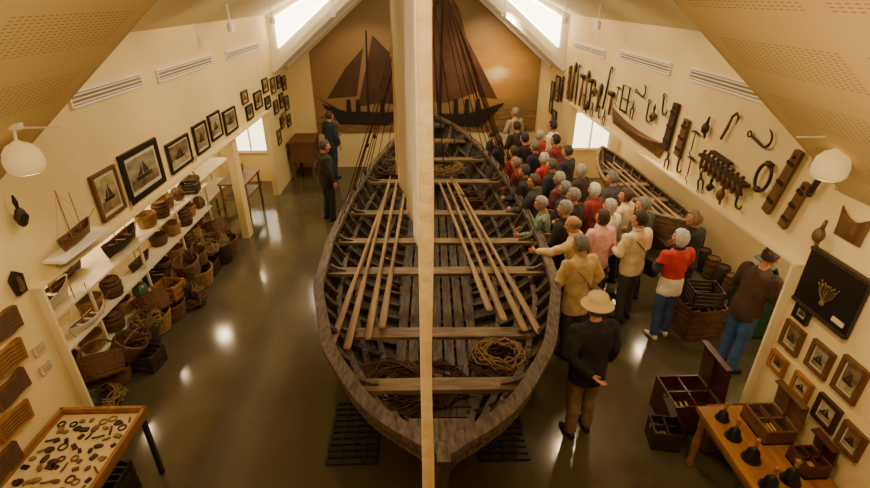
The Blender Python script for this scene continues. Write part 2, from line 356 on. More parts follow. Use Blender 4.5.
    for (y,z,w) in ([(5.78,3.46,1.4),(7.85,3.44,1.9),(10.5,3.42,2.0)] if sd<0 else [(5.66,3.5,1.7),(8.0,3.48,1.9),(10.7,3.4,2.0)]):
        e=empty('ventilation_grille',(sd*3.485,y,z)); q=MB(); 
        for zz in(-.07,.07): q.box((0,0,zz),(.03,w,.02))
        for yy in(-w/2,w/2): q.box((0,yy,0),(.03,.02,.16))
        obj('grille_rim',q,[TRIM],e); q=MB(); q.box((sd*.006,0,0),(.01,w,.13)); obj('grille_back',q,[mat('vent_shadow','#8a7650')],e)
        q=MB()
        for i in range(3): q.box((0,0,-.04+.04*i),(.02,w-.02,.012))
        obj('slats',q,[TRIM],e)
m=MB(); pts=[(-3.6,-.02),(3.6,-.02),(3.6,2.8),(0,5.75),(-3.6,2.8)]
m.add([(x,YE+.0,z) for x,z in pts]+[(x,YE+.12,z) for x,z in pts],[(0,1,2,3,4),(9,8,7,6,5)]+[(i,(i+1)%5,5+(i+1)%5,5+i) for i in range(5)]); obj('wall_back',m,[WALL])
m=MB(); m.box((0,YN-.05,2.8),(7.3,.1,5.8)); obj('wall_rear',m,[WALL])
def mural_mat():
    m=bpy.data.materials.new('mural_print'); m.use_nodes=True; n=m.node_tree.nodes;l=m.node_tree.links;b=n['Principled BSDF']; b.inputs['Roughness'].default_value=.6
    tc=n.new('ShaderNodeTexCoord'); mp=n.new('ShaderNodeMapping'); mp.inputs['Scale'].default_value=(.5,0,.7)
    l.new(tc.outputs['Object'],mp.inputs[0]); ln=n.new('ShaderNodeVectorMath'); ln.operation='LENGTH'
    mp.inputs['Location'].default_value=(-2.1*.5,0,-2.6*.7)
    l.new(mp.outputs[0],ln.inputs[0]); t=n.new('ShaderNodeTexNoise'); t.inputs['Scale'].default_value=1.4; t.inputs['Detail'].default_value=6
    mp2=n.new('ShaderNodeMapping'); mp2.inputs['Scale'].default_value=(.6,1,2); l.new(tc.outputs['Object'],mp2.inputs[0]); l.new(mp2.outputs[0],t.inputs[0])
    ad=n.new('ShaderNodeMath'); ad.operation='MULTIPLY_ADD'; l.new(t.outputs['Fac'],ad.inputs[0]); ad.inputs[1].default_value=.5; l.new(ln.outputs['Value'],ad.inputs[2])
    r=n.new('ShaderNodeValToRGB'); e=r.color_ramp.elements; e[0].position=.25; e[0].color=lin('#fff0b4'); e[1].position=1.0; e[1].color=lin('#8a6b40')
    e2=e.new(.45); e2.color=lin('#d99e4e'); e3=e.new(.75); e3.color=lin('#a87e46'); l.new(ad.outputs[0],r.inputs[0]); l.new(r.outputs[0],b.inputs['Base Color']); return m
e=empty('ship_mural',(0,0,0))
m=MB(); pts=[(-2.85,1.0),(3.2,1.0),(3.2,2.95),(.05,5.5),(-2.85,3.1)]
m.add([(x,YE-.03,z) for x,z in pts]+[(x,YE-.005,z) for x,z in pts],[(0,1,2,3,4),(9,8,7,6,5)]+[(i,(i+1)%5,5+(i+1)%5,5+i) for i in range(5)]); obj('print',m,[mural_mat()],e)
def flat(name,polys,mt,y):
    q=MB()
    for k,P_ in enumerate(polys):
        n=len(P_); yy=y-.002*k; q.add([(x,yy,z) for x,z in P_]+[(x,yy+.002,z) for x,z in P_],[tuple(range(n)),tuple(range(2*n-1,n-1,-1))]+[(i,(i+1)%n,n+(i+1)%n,n+i) for i in range(n)])
    obj(name,q,[mt],e)
flat('printed_sea',[[(-2.85,1.0),(3.2,1.0),(3.2,1.62),(1,1.55),(-1,1.62),(-2.85,1.5)]],mat('mural_sea','#5f4728','#9a7745',6,.7,st=(.5,1,4)),YE-.035)
SD=mat('mural_sail_dark','#34200f','#4e301a',3,.7); SM=mat('mural_sail_mid','#4e301a','#68442a',3,.7); SK=mat('mural_black','#140d08','#22160d',3,.7)
flat('printed_sails',[[(-2.5,1.92),(-1.7,1.98),(-1.45,3.2),(-1.95,2.7)],[(-1.7,1.7),(-1.35,2.9),(-1.2,3.5),(-.8,3.1),(-.55,1.75),(-1.1,1.8)],[(-.55,1.8),(-1.0,3.0),(-.1,1.65)]],SD,YE-.042)
flat('printed_sails_main',[[(-.1,1.85),(.25,3.4),(.55,4.75),(1.0,4.1),(1.35,3.0),(1.65,2.1),(.7,1.8)],[(1.0,3.8),(2.1,1.9),(1.6,1.95)]],SM,YE-.048)
flat('printed_sail_foresail',[[(-.2,1.85),(.0,3.3),(.5,4.5),(.24,2.6)],[(-2.4,1.98),(-2.0,2.02),(-1.85,2.6)]],SD,YE-.056)
flat('printed_hulls',[[(-2.65,1.78),(-2.2,1.25),(-.9,1.2),(-.25,1.65),(-.9,1.55),(-2.0,1.58)],[(-.3,1.7),(.0,1.15),(1.7,1.15),(2.3,1.8),(1.3,1.5),(.3,1.5)],[(-1.45,1.5),(-1.38,1.5),(-1.33,3.6),(-1.37,3.6)],[(.5,1.5),(.58,1.5),(.62,5.0),(.58,5.0)],[(-2.85,2.02),(-2.2,1.58),(-2.2,1.64)]]+[[(x,1.5),(x+.14,1.5),(x+.12,1.9),(x+.02,1.9)] for x in(-2.0,-1.75,-1.1,.1,.9,1.2,1.5)],SK,YE-.062)
# ---------- hull builder
def sm(x,y,n=200,w=9):
    X=np.linspace(0,1,n); Y=np.interp(X,x,y); P=np.concatenate([2*Y[0]-Y[w:0:-1],Y,2*Y[-1]-Y[-2:-w-2:-1]]); k=np.ones(2*w+1)/(2*w+1); Z=np.convolve(P,k,'valid')
    return lambda s:float(np.interp(s,X,Z))
def pw(u,a,b): return max(0.0,1-abs(u)**a)**b
class Hull:
    def __init__(s,L,b,g,k,rake): s.L=L;s.b=b;s.g=g;s.k=k;s.rake=rake
    def pt(s,t,h,sg=1,off=0):
        t=min(max(float(t),0),1); h=float(h)
        e=abs(2*t-1)**3; a=h*math.radians(72); A=math.radians(72)
        fx=(1-e)*math.sin(a)/math.sin(A)+e*h; fz=(1-e)*(1-math.cos(a))/(1-math.cos(A))+e*h
        b=max(s.b(t),.0); g=s.g(t); k=s.k; r=s.rake*(1-2*t)
        zz=k+(g-k)*fz
        return Vector((sg*max(b*fx+off,.004),t*s.L+r*max(0.0,1-fz)**1.3,zz))
    def skin(s,mb,nk=9,ns=48,th=.022,lap=.018,mo=0,mi=1):
        for sg in(-1,1):
            for j in range(nk):
                h0=j/nk;h1=(j+1)/nk+ (.012 if j<nk-1 else 0)
                R=[]
                for i in range(ns+1):
                    t=i/ns
                    R.append([s.pt(t,h0,sg,lap),s.pt(t,h1,sg,0),s.pt(t,h1,sg,-th),s.pt(t,h0,sg,lap-th)])
                o=len(mb.v); mb.v+=[tuple(p) for r in R for p in r]
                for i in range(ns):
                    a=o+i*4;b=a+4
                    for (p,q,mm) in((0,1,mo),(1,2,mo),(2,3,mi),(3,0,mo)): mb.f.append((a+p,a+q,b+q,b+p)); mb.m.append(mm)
    def findh(s,t,z):
        lo,hi=0,1
        for _ in range(25):
            m=(lo+hi)/2
            if s.pt(t,m).z<z: lo=m
            else: hi=m
        return lo
S_=[0,.03,.065,.157,.29,.43,.6,.75,.86,.94,1]
BH=Hull(9.9,sm(S_,[.01,.36,.64,1.12,1.5,1.6,1.52,1.32,1.0,.58,.01],w=4),sm([0,.065,.157,.29,.43,.6,.75,.86,1],[1.68,1.46,1.3,1.17,1.12,1.15,1.25,1.4,1.75]),.2,.95)
BE=empty('wooden_boat',(.12,2.25,0),(0,0,math.radians(-1.2)))
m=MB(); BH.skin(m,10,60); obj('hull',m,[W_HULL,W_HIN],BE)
m=MB()
for sg in(-1,1):
    m.tube([BH.pt(i/80,1,sg,-.03)+Vector((0,0,.02)) for i in range(81)],[(.045,.085)]*81,4,sq=True)
    m.tube([BH.pt(i/80,.93,sg,.03) for i in range(81)],[(.035,.035)]*81,6)
obj('gunwale',m,[W_GUN],BE)
m=MB(); rr=random.Random(2)
for i in range(25):
    t=.05+.9*i/24+rr.uniform(-.004,.004)
    P_=[BH.pt(t,h,-1,-.05)+Vector((0,0,.03)) for h in np.linspace(.97,0.03,12)]+[BH.pt(t,h,1,-.05)+Vector((0,0,.03)) for h in np.linspace(0.03,.97,12)]
    m.tube(P_,[(.04,.05)]*len(P_),4,sq=True,ref=(0,1,0))
for h in(.3,.5,.66,.82):
    for sg in(-1,1): m.tube([BH.pt(i/40,h,sg,-.085)+Vector((0,0,.03)) for i in range(2,39)],[(.022,.045)]*37,4,sq=True)
obj('ribs',m,[W_RIB],BE)
m=MB(); P_=[(0,BH.pt(0,h).y-.03,BH.pt(0,h).z) for h in np.linspace(1.0,0,14)]
P_=[(0,P_[0][1]-.06,P_[0][2]+.14)]+P_+[(0,p.y+.03,p.z) for p in [BH.pt(1,h) for h in np.linspace(0,1,14)]]; P_+=[(0,P_[-1][1]+.06,P_[-1][2]+.2)]
m.tube(P_,[(.09,.06)]*len(P_),4,sq=True,ref=(0,-1,0)); 
m.tube([(0,1.0,.13),(0,9.0,.13)],[(.09,.05)]*2,4,sq=True,ref=(0,0,1))
for (t,z) in((.035,1.5),(.965,1.6)): m.box((0,t*9.9,z),(.5,.22,.06))
obj('keel_and_stems',m,[W_GUN],BE)
m=MB()
for Y,dz,w in((3.3,.05,.15),(4.5,.24,.17),(5.8,.1,.18),(6.75,.1,.17),(7.8,.1,.18),(9.2,.1,.2),(10.3,.1,.18),(11.2,.1,.22)):
    t=(Y-2.3)/9.9; z=BH.g(t)-dz; h=BH.findh(t,z); hw=BH.pt(t,h).x-.04
    m.box((0,Y-2.3,z),(hw*2,w,.045),0,Matrix.Rotation(rr.uniform(-.012,.012),3,'Z'))
    for sg in(-1,1): m.tube([(sg*(hw-.02),Y-2.3,z+.1),(sg*(hw-.1),Y-2.3,z+.05),(sg*(hw-.24),Y-2.3,z+.03)],[(.04,.03),(.035,.03),(.01,.03)],4,1,sq=True)
obj('thwarts',m,[W_THW,W_GUN],BE)
m=MB()
for i in range(7):
    x=(i-3)*.15; y0=1.3+abs(i-3)*.35; m.box((x,5.0,.36+abs(i-3)*.03),(.12,10.2-2*y0-.2,.025))
for i in range(5): m.box((0,1.1+i*.14,.62),(.7+i*.12,.12,.025))
for i in range(6): m.box((0,8.1+i*.14,.72),(1.2-i*.12,.12,.025))
obj('bottom_boards',m,[W_HULL],BE)
m=MB()
for y in(2.2,4.2,6.2,7.8):
    for sg in(-1,1): m.tube([(sg*.25,y,.05),(sg*.75,y,.42)],[(.05,.05)]*2,4,sq=True)
    m.box((0,y,.04),(1.6,.12,.08))
obj('cradle',m,[W_DK],BE)
m=MB(); m.tube([(-.1,4.6,.35),(-.1,4.6,3.0),(-.1,4.6,5.2)],[.085,.07,.045],12); obj('mast',m,[W_OAR],BE)
m=MB()
tops=Vector((-.1,4.6,5.1))
for (t,sg) in((.46,1),(.52,1),(.58,1),(.62,1),(.66,1),(.7,1),(.74,1),(.78,1),(.82,1),(.88,1),(.48,-1),(.52,-1),(.56,-1),(.6,-1),(.64,-1),(.68,-1),(.72,-1),(.78,-1),(.84,-1)):
    p=BH.pt(t,1,sg,-.03); tp=tops+Vector((sg*.03,0,-.25*((t*50)%3)/3)); mid=(tp+p)/2+Vector((0,0,-.04)); m.tube([tp,mid,p],.008,5)
m.tube([tops,BH.pt(.99,1)+Vector((0,0,.1))],.012,5); m.tube([tops+Vector((0,0,-.3)),(.5,8.2,1.2)],.01,5); m.tube([tops+Vector((0,0,-.5)),(.2,7.4,1.2)],.01,5); m.tube([tops+Vector((0,0,-.1)),(-.4,8.6,1.2)],.008,5)
for (t,sg) in((.62,1),(.7,1),(.78,1),(.6,-1),(.68,-1)):
    p=BH.pt(t,1,sg,-.03); d=(tops-p).normalized(); m.ell(p+d*.25,(.035,.05,.06),8); m.ell(p+d*1.2,(.03,.04,.05),8)
obj('rigging',m,[ROPED],BE,smooth=True)
e=empty('hanging_sail'); SAIL=mat('sail_canvas','#f2ead2','#e9ddbc',3,.85,.15)
m=MB(); m.tube([(-.0,.9,5.12),(-.18,6.4,5.1)],[.035,.05],10); obj('yard',m,[W_OAR],e,smooth=True)
m=MB(); nu,nv=34,30
for i in range(nu+1):
    u=i/nu; Y=6.0+(1.15-6.0)*u
    X=np.interp(Y,[1.15,2.2,3,4.5,6],[.0,-.005,-.01,-.12,-.3]); zb=np.interp(Y,[1.15,2,3,4.5,6],[2.45,2.6,2.82,2.45,2.36])
    for j in range(nv+1):
        v=j/nv; z=zb+(5.08-zb)*v; fold=.018*math.sin(Y*6+z*1.2)*(1-.3*v) if Y>3 else .003*math.sin(Y*9)
        m.v.append((X+fold,Y,z))
for i in range(nu):
    for j in range(nv): a=i*(nv+1)+j; m.f.append((a,a+1,a+nv+2,a+nv+1)); m.m.append(0)
o=obj('canvas',m,[SAIL],e,smooth=True); md=o.modifiers.new('t','SOLIDIFY'); md.thickness=.008
m=MB(); m.tube([(.010+.002*math.sin(z*5),1.13,z) for z in np.linspace(2.4,5.08,30)],[(.018+.002*math.sin(z*7)) for z in np.linspace(2.4,5.08,30)],10); m.tube([(-.305,6.02,z) for z in np.linspace(2.34,5.06,10)],.018,8)
obj('rolled_leech',m,[mat('sail_leech','#ecd29a','#d8b876',12,.85,.3)],e,smooth=True)
OL=[((-.98,4.0),(-.62,9.0)),((-.8,4.05),(-.62,9.4)),((-.6,4.2),(-.48,9.1)),((-.46,4.4),(-.3,9.0)),((1.27,4.25),(.66,9.2)),((1.12,4.3),(.6,9.3)),((.92,4.5),(.5,9.1)),((.78,4.7),(.36,9.0))]
for k,(a,b2) in enumerate(OL):
    a=Vector((a[0],a[1],1.12)); b2=Vector((b2[0],b2[1],1.13+.01*(k%3))); q=MB(); d=(b2-a)
    pts=[a+d*t for t in (0,.01,.12,.24,.3,.6,.93,.95,1)]
    q.tube(pts,[(.008,.035),(.012,.045),(.012,.042),(.015,.035),(.025,.026),(.028,.028),(.027,.027),(.02,.02),(.02,.02)],8,ref=(0,0,1)); obj('oar',q,[W_OAR],smooth=True)
def coil(name,loc,R,H,n,r,mt,seed=0):
    rnd=random.Random(seed); q=MB(); P=[]
    for i in range(n*10):
        a=i*2*math.pi/10; rr=R*(.45+.55*rnd.random()); P.append((rr*math.cos(a)*1.15,rr*math.sin(a),r+H*(1-rr/R*.6)*rnd.random()+.02))
    Q=[]
    for i in range(len(P)-1): 
        for k in(0,.5): Q.append(tuple(P[i][j]*(1-k)+P[i+1][j]*k for j in range(3)))
    q.tube(Q,r,6,0); return obj(name,q,[mt],loc=loc,smooth=True)
coil('rope_pile',(.85,3.95,.9),.34,.25,22,.012,ROPED,1); coil('rope_pile',(.8,3.98,1.02),.28,.15,10,.011,ROPE,31); coil('fishing_net_pile',(-.3,3.7,.85),.42,.22,26,.008,ROPED,2); coil('fishing_net_pile',(.1,4.0,.62),.4,.2,20,.008,ROPED,12)
coil('rope_pile',(.85,8.4,.95),.3,.3,12,.016,ROPED,3); coil('rope_pile',(-.8,9.9,1.0),.3,.3,10,.02,ROPED,4); coil('fishing_net_pile',(.5,10.0,1.0),.45,.35,24,.01,ROPE,14); coil('fishing_net_pile',(-.2,10.9,1.1),.45,.35,24,.01,ROPED,15)
for x in(-.78,.85):
    e=empty('floor_grate',(x,3.98,0)); q=MB(); w,h=.52,.85
    for i in range(11): q.box((0,-h/2+h*i/10,.015),(w,.035,.03))
    for i in range(5): q.box((-w/2+w*i/4,0,.012),(.03,h,.024))
    obj('grid',q,[mat('grate_dark','#171a14','#22241c',8,.5)],e)
# ---------- wall items
def WM(sd,Y,z,X=3.5,off=.0):
    M=Matrix.Identity(4)
    if sd<0: c=[(0,1,0),(0,0,1),(1,0,0)]
    else: c=[(0,-1,0),(0,0,1),(-1,0,0)]
    for j in range(3):
        for i in range(3): M[i][j]=c[j][i]
    M.translation=(sd*(X-off),Y,z); return M
ARTS=[mat('art_sepia','#4c3820','#a88f60',6,.35),mat('art_blue','#5a5f58','#b5a880',4,.35,st=(1,3,1)),mat('art_photo','#332a1e','#97845c',5,.35,st=(1,2,1)),mat('art_print','#c8b98e','#7e6f4a',9,.4)]
FRM=[BLACK,W_MID,W_HON,mat('frame_dark','#2b1b10','#3c2716',8,.4)]
def frame(sd,Y,z,w,h,fm=0,art=0,bw=.035,matte=.15):
    e=empty('picture_frame'); e.matrix_world=WM(sd,Y,z,off=.012); q=MB()
    for s_ in(-1,1): q.box((s_*(w/2-bw/2),0,.012),(bw,h,.035)); q.box((0,s_*(h/2-bw/2),.012),(w-2*bw,bw,.035))
    obj('moulding',q,[FRM[fm]],e); q=MB(); q.box((0,0,.004),(w-bw*2,h-bw*2,.01)); obj('mount',q,[PAPER],e)
    q=MB(); g=min(w,h)*matte; W2=w-2*bw-g; H2=h-2*bw-g; q.box((0,0,.01),(W2,H2,.006),0); q.box((0,-H2*.32,.0135),(W2*.98,H2*.3,.001),2)
    q.poly([(-w*.2,-h*.14),(w*.16,-h*.14),(w*.22,-h*.07),(-w*.24,-h*.07)],.002,1,.0145); q.poly([(-w*.02,-h*.06),(w*.14,-h*.06),(w*.02,h*.2)],.002,3,.0145); q.poly([(-w*.18,-h*.06),(-w*.05,-h*.06),(-w*.03,h*.14)],.002,3,.0145)
    obj('picture',q,[ARTS[art],SK,ARTS[(art+1)%4],SD],e)
for a in [(5.2,2.44,.46,.52,1,3),(5.98,2.45,.88,.6,0,1,.07),(6.98,2.37,.7,.42,0,2),(7.77,2.39,.5,.45,0,0),(8.4,2.43,.5,.43,0,3),(9.1,2.36,.62,.42,0,2),(10.05,2.6,.35,.25,1,3),(10.2,2.28,.4,.28,0,2),(10.85,2.4,.5,.35,0,0),(11.5,2.6,.4,.3,3,3),(11.5,2.22,.4,.26,0,2),(12.1,2.5,.35,.35,1,3),(12.1,2.0,.35,.3,0,0),(12.65,2.5,.35,.3,0,0),(12.65,2.05,.35,.35,3,2),(12.65,1.6,.4,.3,2,3),(13.1,2.4,.35,.35,0,2),(13.1,1.9,.4,.35,0,0),(13.1,1.45,.35,.3,3,2),(12.0,1.3,.3,.35,1,3),(12.4,1.55,.24,.28,0,2)]:
    frame(-1,*a)
for a in [(3.64,1.18,.22,.2,2,0),(3.6,1.52,.24,.28,1,2),(3.26,1.55,.24,.28,1,1),(3.31,1.18,.22,.22,2,3),(3.0,1.18,.24,.26,3,3),(3.6,1.8,.18,.16,0,0),(2.95,1.6,.24,.34,1,2),(2.72,1.16,.22,.26,1,0),(12.7,2.3,.4,.6,3,3),(13.15,2.0,.3,.8,3,0),(12.7,1.5,.4,.5,3,2)]:
    frame(1,*a)
def witem(name,sd,Y,z,build,mats,rot=0,X=3.5,smooth=False):
    q=MB(); build(q); M=WM(sd,Y,z,X,.018)@Matrix.Rotation(math.radians(rot),4,'Z'); return obj(name,q,mats,mw=M,smooth=smooth)
def t_board(w,h): 
    def f(q):
        q.poly([(-w/2,-h/2),(w/2*.9,-h/2),(w/2,-h/2+.06),(w/2*.85,h/2),(-w/2*.8,h/2*.96)],.04); 
        for yy in(-.3,0,.3): q.box((0,yy*h,.045),(w*.8,.03,.02),1)
        q.ell((0,h*.4,.04),(.02,.02,.02),8,1)
    return f
def t_pole(h,r=.02,head=0):
    def f(q):
        q.tube([(0,-h/2,.03),(.01,0,.03),(0,h/2,.03)],[r,r*1.2,r*.8],8)
        if head==1: q.tube([(0,h/2,.03),(.04,h/2+.07,.03),(.1,h/2+.05,.03),(.11,h/2-.03,.03)],[.014,.014,.011,.004],8,1)
        if head==2: q.poly([(-.05,h/2-.16),(.05,h/2-.16),(.07,h/2),(0,h/2+.06),(-.07,h/2)],.03,1)
        if head==3: q.box((0,h/2,.045),(.2,.07,.06),1)
        q.ell((0,-h/2,.03),(r*1.5,r*1.5,r*1.0),8)
    return f
def t_hook(s=1):
    def f(q):
        P=[(0,.16*s,.02)]+[(0,.06*s,.02)]+[(.09*s*(1-math.cos(a)) ,-.05*s-.09*s*math.sin(a),.02) for a in np.linspace(0,math.pi*1.05,10)]
        q.tube(P,[.014]*6+[.011]*4+[.008,.004],8); q.tube([(.03*math.cos(a),.19*s+.03*math.sin(a),.02) for a in np.linspace(0,6.28,12)[:-1]],.009,6,close=True)
    return f
def t_saw(w,h):
    def f(q):
        q.tube([(-w/2,-h/2,.03),(-w/2,h/2,.03)],.016,8); q.tube([(w/2,-h/2,.03),(w/2,h/2,.03)],.016,8); q.tube([(-w/2,0,.03),(w/2,0,.03)],.013,8); q.poly([(-w/2,-h/2),(w/2,-h/2),(w/2,-h/2+.03),(-w/2,-h/2+.03)],.01,1,.03); q.tube([(-w/2,h/2,.03),(w/2,h/2,.03)],.006,6)
    return f
def t_block(s=1):
    def f(q):
        q.ell((0,0,.04),(.06*s,.09*s,.035),12); q.tube([(0,.08*s,.04),(0,.14*s,.04),(0,.2*s,.04)],[.012,.02,.008],8,1); q.lathe([(.01,.0),(.035*s,.0),(.035*s,.08),(.01,.08)],(0,0,0),12,1)
    return f
def t_float(q): q.ell((0,0,.05),(.05,.07,.045),12); q.tube([(0,.06,.04),(0,.14,.03)],[.02,.012],8); q.tube([(0,-.06,.04),(0,-.12,.03)],[.02,.012],8)
def t_auger(q):
    q.tube([(0,.16,.03),(.0,-.05,.03)],.009,8,1); q.tube([(-.08,.16,.03),(0,.175,.03),(.08,.16,.03)],[.012,.016,.012],8); q.tube([(.014*math.cos(a*6),-.05-.13*a,.03+.014*math.sin(a*6)) for a in np.linspace(0,1,30)],.007,6,1)
def t_shears(q):
    for s_ in(-1,1):
        q.tube([(s_*.05,-.12,.02),(s_*.055,-.02,.02),(-s_*.01,.04,.02),(-s_*.03,.14,.02)],[.01,.012,.012,.004],8); q.tube([(s_*.05+.025*math.cos(a),-.14+.025*math.sin(a),.02) for a in np.linspace(0,6.28,10)[:-1]],.006,6,close=True)
def t_ring(q):
    q.tube([(.1*math.cos(a),.15*math.sin(a),.03) for a in np.linspace(0,6.28,20)[:-1]],.017,8,close=True); q.box((0,.15,.03),(.08,.04,.05)); q.box((0,-.14,.03),(.06,.04,.05))
D2=[W_DK,IRON]; M2=[W_MID,IRON]; I2=[IRON,W_MID]
R=[('boat_hook',12.2,2.35,t_pole(.5,.03,1),0),('ice_saw',11.7,2.6,t_board(.12,.75),4),('wooden_oar_blade',11.35,2.65,t_pole(.75,.03,2),0),('boat_hook',11.05,2.62,t_pole(.75,.022,1),3),('wooden_mallet',10.7,2.58,t_pole(.6,.025,3),-4),('harpoon',10.4,2.62,t_pole(.7,.02,2),2),('wooden_rake',10.1,2.6,t_pole(.55,.022,3),3),('pulley_block',9.85,2.7,t_block(1.1),0),('wooden_club',9.6,2.62,t_pole(.45,.028,2),-3),('boat_hook',9.25,2.85,t_pole(.7,.02,1),-8),('wooden_mallet',8.95,2.65,t_pole(.35,.025,3),0),('auger',8.7,2.8,t_auger,0),('frame_saw',8.35,2.84,t_saw(.28,.42),0),('shears',8.0,2.75,t_shears,0),('iron_hook',7.8,3.0,t_hook(1.0),80),('iron_hook',7.45,2.8,t_hook(.9),0),('pulley_block',7.2,2.8,t_block(.9),0),('iron_hook',7.0,2.98,t_hook(.8),10),
('wooden_rib_mould',6.66,2.78,t_board(.16,.66),-6),('wooden_rib_mould',6.3,2.72,t_board(.15,.5),-6),('auger',6.0,2.7,t_auger,0),('net_float',5.78,2.97,t_float,0),('boat_hook',5.4,3.07,t_pole(.28,.016,1),-20),('iron_hook',4.82,3.05,t_hook(1.0),75),('block_and_tackle',4.6,2.76,t_ring,-12),('wooden_rib_mould',4.34,2.8,t_board(.11,.7),-14),('wooden_rib_mould',4.1,2.66,t_board(.1,.5),-14),('wooden_mallet',3.95,2.95,t_pole(.25,.022,3),-10),('net_float',3.7,2.55,t_float,0),
('shears',6.55,2.34,t_shears,0),('iron_hook',6.25,2.36,t_hook(.6),0),('auger',5.95,2.38,t_auger,0),('shears',5.65,2.36,t_shears,20),('pulley_block',5.4,2.36,t_block(.6),0),('net_float',5.15,2.36,t_float,0),('iron_hook',4.9,2.4,t_hook(.6),0),('shears',9.2,2.36,t_shears,0),('iron_hook',9.5,2.36,t_hook(.6),0),('shears',9.9,2.36,t_shears,0),('net_float',10.2,2.33,t_float,0),('auger',10.5,2.36,t_auger,0)]
for i,(nm,Y,z,fn,ro) in enumerate(R): witem(nm,1,Y,z,fn,(I2 if fn in(t_auger,t_shears) or 'iron' in nm else (D2 if i%3==0 else M2)),ro,smooth='mould' not in nm and 'saw' not in nm)
def rack(q):
    q.box((0,.0,.06),(.95,.035,.08)); q.box((0,-.13,.04),(.8,.03,.05)); q.box((-.1,.1,.05),(.4,.03,.06))
    for i in range(9):
        x=-.42+i*.1; q.tube([(x,.05,.07),(x+.01,-.08,.07),(x,-.17,.06)],[.016,.024,.012],8,1); q.ell((x,.06,.06),(.02,.02,.02),8)
witem('block_rack',1,5.23,2.64,rack,[W_DK,W_MID],-4)
def hh(L,B):
    def f(q):
        n=20;R=[]
        for i in range(n+1):
            t=i/n;u=2*t-1; b=B*pw(u,2.4,.7)+.006; top=.1+.08*u*u; R.append([Vector((u*L/2,top,.0)),Vector((u*L/2,top,b)),Vector((u*L/2*.95,top-.1,b*.75)),Vector((u*L/2*.88,-.07,.01)),Vector((u*L/2*.88,-.07,0))])
        q.rings(R)
    return f
witem('half_hull_model',1,7.8,2.38,hh(2.2,.14),[W_MID],-2)
witem('half_hull_model',1,3.48,2.68,hh(.3,.05),[W_MID],0)
witem('half_hull_model',-1,3.45,2.5,hh(.35,.07),[W_MID],0)
witem('pulley_block',-1,3.95,2.7,t_block(1),D2,0); witem('wooden_oar_blade',-1,3.68,2.2,t_pole(.12,.02,2),M2,0)
def orn(q):
    q.box((0,0,.02),(.62,.55,.03))
    for s in(-1,1): q.box((0,s*.26,.04),(.62,.03,.02),1)
    for k in range(-5,6): q.tube([(0,-.13,.04),(.014*k+.01*math.sin(k*5),-.05,.043),(.02*k,.03+.02*math.sin(k*3),.04)],[.003,.003,.002],5,2)
    for k in range(-5,6): q.ell((.02*k,.035+.03*math.sin(k*3),.042),(.007,.016,.006),6,2,rz(-k*8))
    q.ell((0,-.13,.045),(.03,.025,.012),10,2)
    q.box((.2,-.18,.04),(.12,.04,.01),3)
witem('wall_ornament_panel',1,3.42,2.16,orn,[BLACK,W_DK,mat('dried_plant','#8a6f40','#5c4524',9,.8),PAPER])
for i_,(Y,z,w,h) in enumerate(((3.4,1.97,.3,.2),(3.3,1.7,.32,.2),(3.2,1.45,.34,.18),(3.1,1.2,.34,.18),(2.85,.96,.34,.2))):
    def cb(q):
        n=14; q.poly([(-w/2+w*t+0,-h/2+.006*math.sin(t*9+i_)) for t in np.linspace(0,1,n)]+[(w/2-w*t,h/2+.008*math.sin(t*7+i_)) for t in np.linspace(0,1,n)],.04)
        for i in range(5): q.tube([(-w*.42,-h*.35+i*h*.17,.04),(0,-h*.33+i*h*.17+.01,.043),(w*.42,-h*.35+i*h*.17,.04)],.005,5,1)
    witem('carved_board',-1,Y,z,cb,[W_HON if i_%2 else W_MID,W_DK],random.uniform(-6,6))
def lb(q):
    q.box((0,0,.004),(.14,.1,.008))
    for i in range(4): q.box((0,.03-.02*i,.009),(.1,.004,.002),1)
for (Y,z) in((3.62,1.55),(3.6,1.35),(5.6,2.16),(7.4,2.16)): witem('caption_label',-1,Y,z,lb,[PAPER,IRON])
MH=Hull(.62,lambda s:.075*pw(2*s-1,2.5,.8),lambda s:.11+.05*abs(2*s-1)**2,.0,.06)
def model(name,loc,rot,sc,sails,hm=W_MID):
    e=empty(name,loc,(0,0,math.radians(rot)),sc); q=MB(); MH.skin(q,5,20,.006,.004); q.tube([MH.pt(i/20,1,1) for i in range(21)],.005,5); q.tube([MH.pt(i/20,1,-1) for i in range(21)],.005,5)
    for t in(.3,.5,.7): q.box((0,.62*t,.09),(.13,.03,.008))
    obj('hull',q,[hm,W_MID],e)
    q=MB(); q.tube([(0,.24,.02),(0,.24,.62)],.006,6); q.tube([(0,.44,.02),(0,.44,.52)],.005,6); q.tube([(0,.62,.14),(0,.78,.2)],.004,6)
    for p in((0,.0,.13),(0,.62,.13)): q.tube([(0,.24,.6),p],.0015,4)
    for s_ in(-1,1): q.tube([(0,.24,.6),(s_*.07,.3,.11)],.0015,4)
    obj('masts',q,[W_HON],e)
    if sails:
        q=MB()
        for P in([(.245,.16),(.245,.55),(.42,.2)],[(.45,.16),(.45,.48),(.72,.2)],[(.23,.16),(.23,.5),(.0,.2)]): q.add([(.012*k,y,z) for k in(0,.4) for y,z in P],[(0,1,2),(5,4,3),(0,3,4,1),(1,4,5,2),(2,5,3,0)])
        obj('sails',q,[CLOTHW],e)
    return e
model('model_ship',(-3.36,4.12,2.24),5,.9,False); 
q=MB(); q.box((0,0,0),(.2,.75,.03)); q.box((-.08,-.2,-.06),(.03,.03,.12)); q.box((-.08,.2,-.06),(.03,.03,.12)); obj('wall_bracket_shelf',q,[TRIM],loc=(-3.39,4.4,2.21))
e=empty('display_shelving',(-4.35,0,0)); q=MB()
for z in(1.22,.78,.36): q.box((0,6.4,z),(.62,4.9,.03))
for y in(3.98,5.2,6.4,7.6,8.83): q.box((-.28,y,.63),(.04,.04,1.24)); q.box((.26,y,.63),(.03,.03,1.24))
obj('boards',q,[WHITE],e)
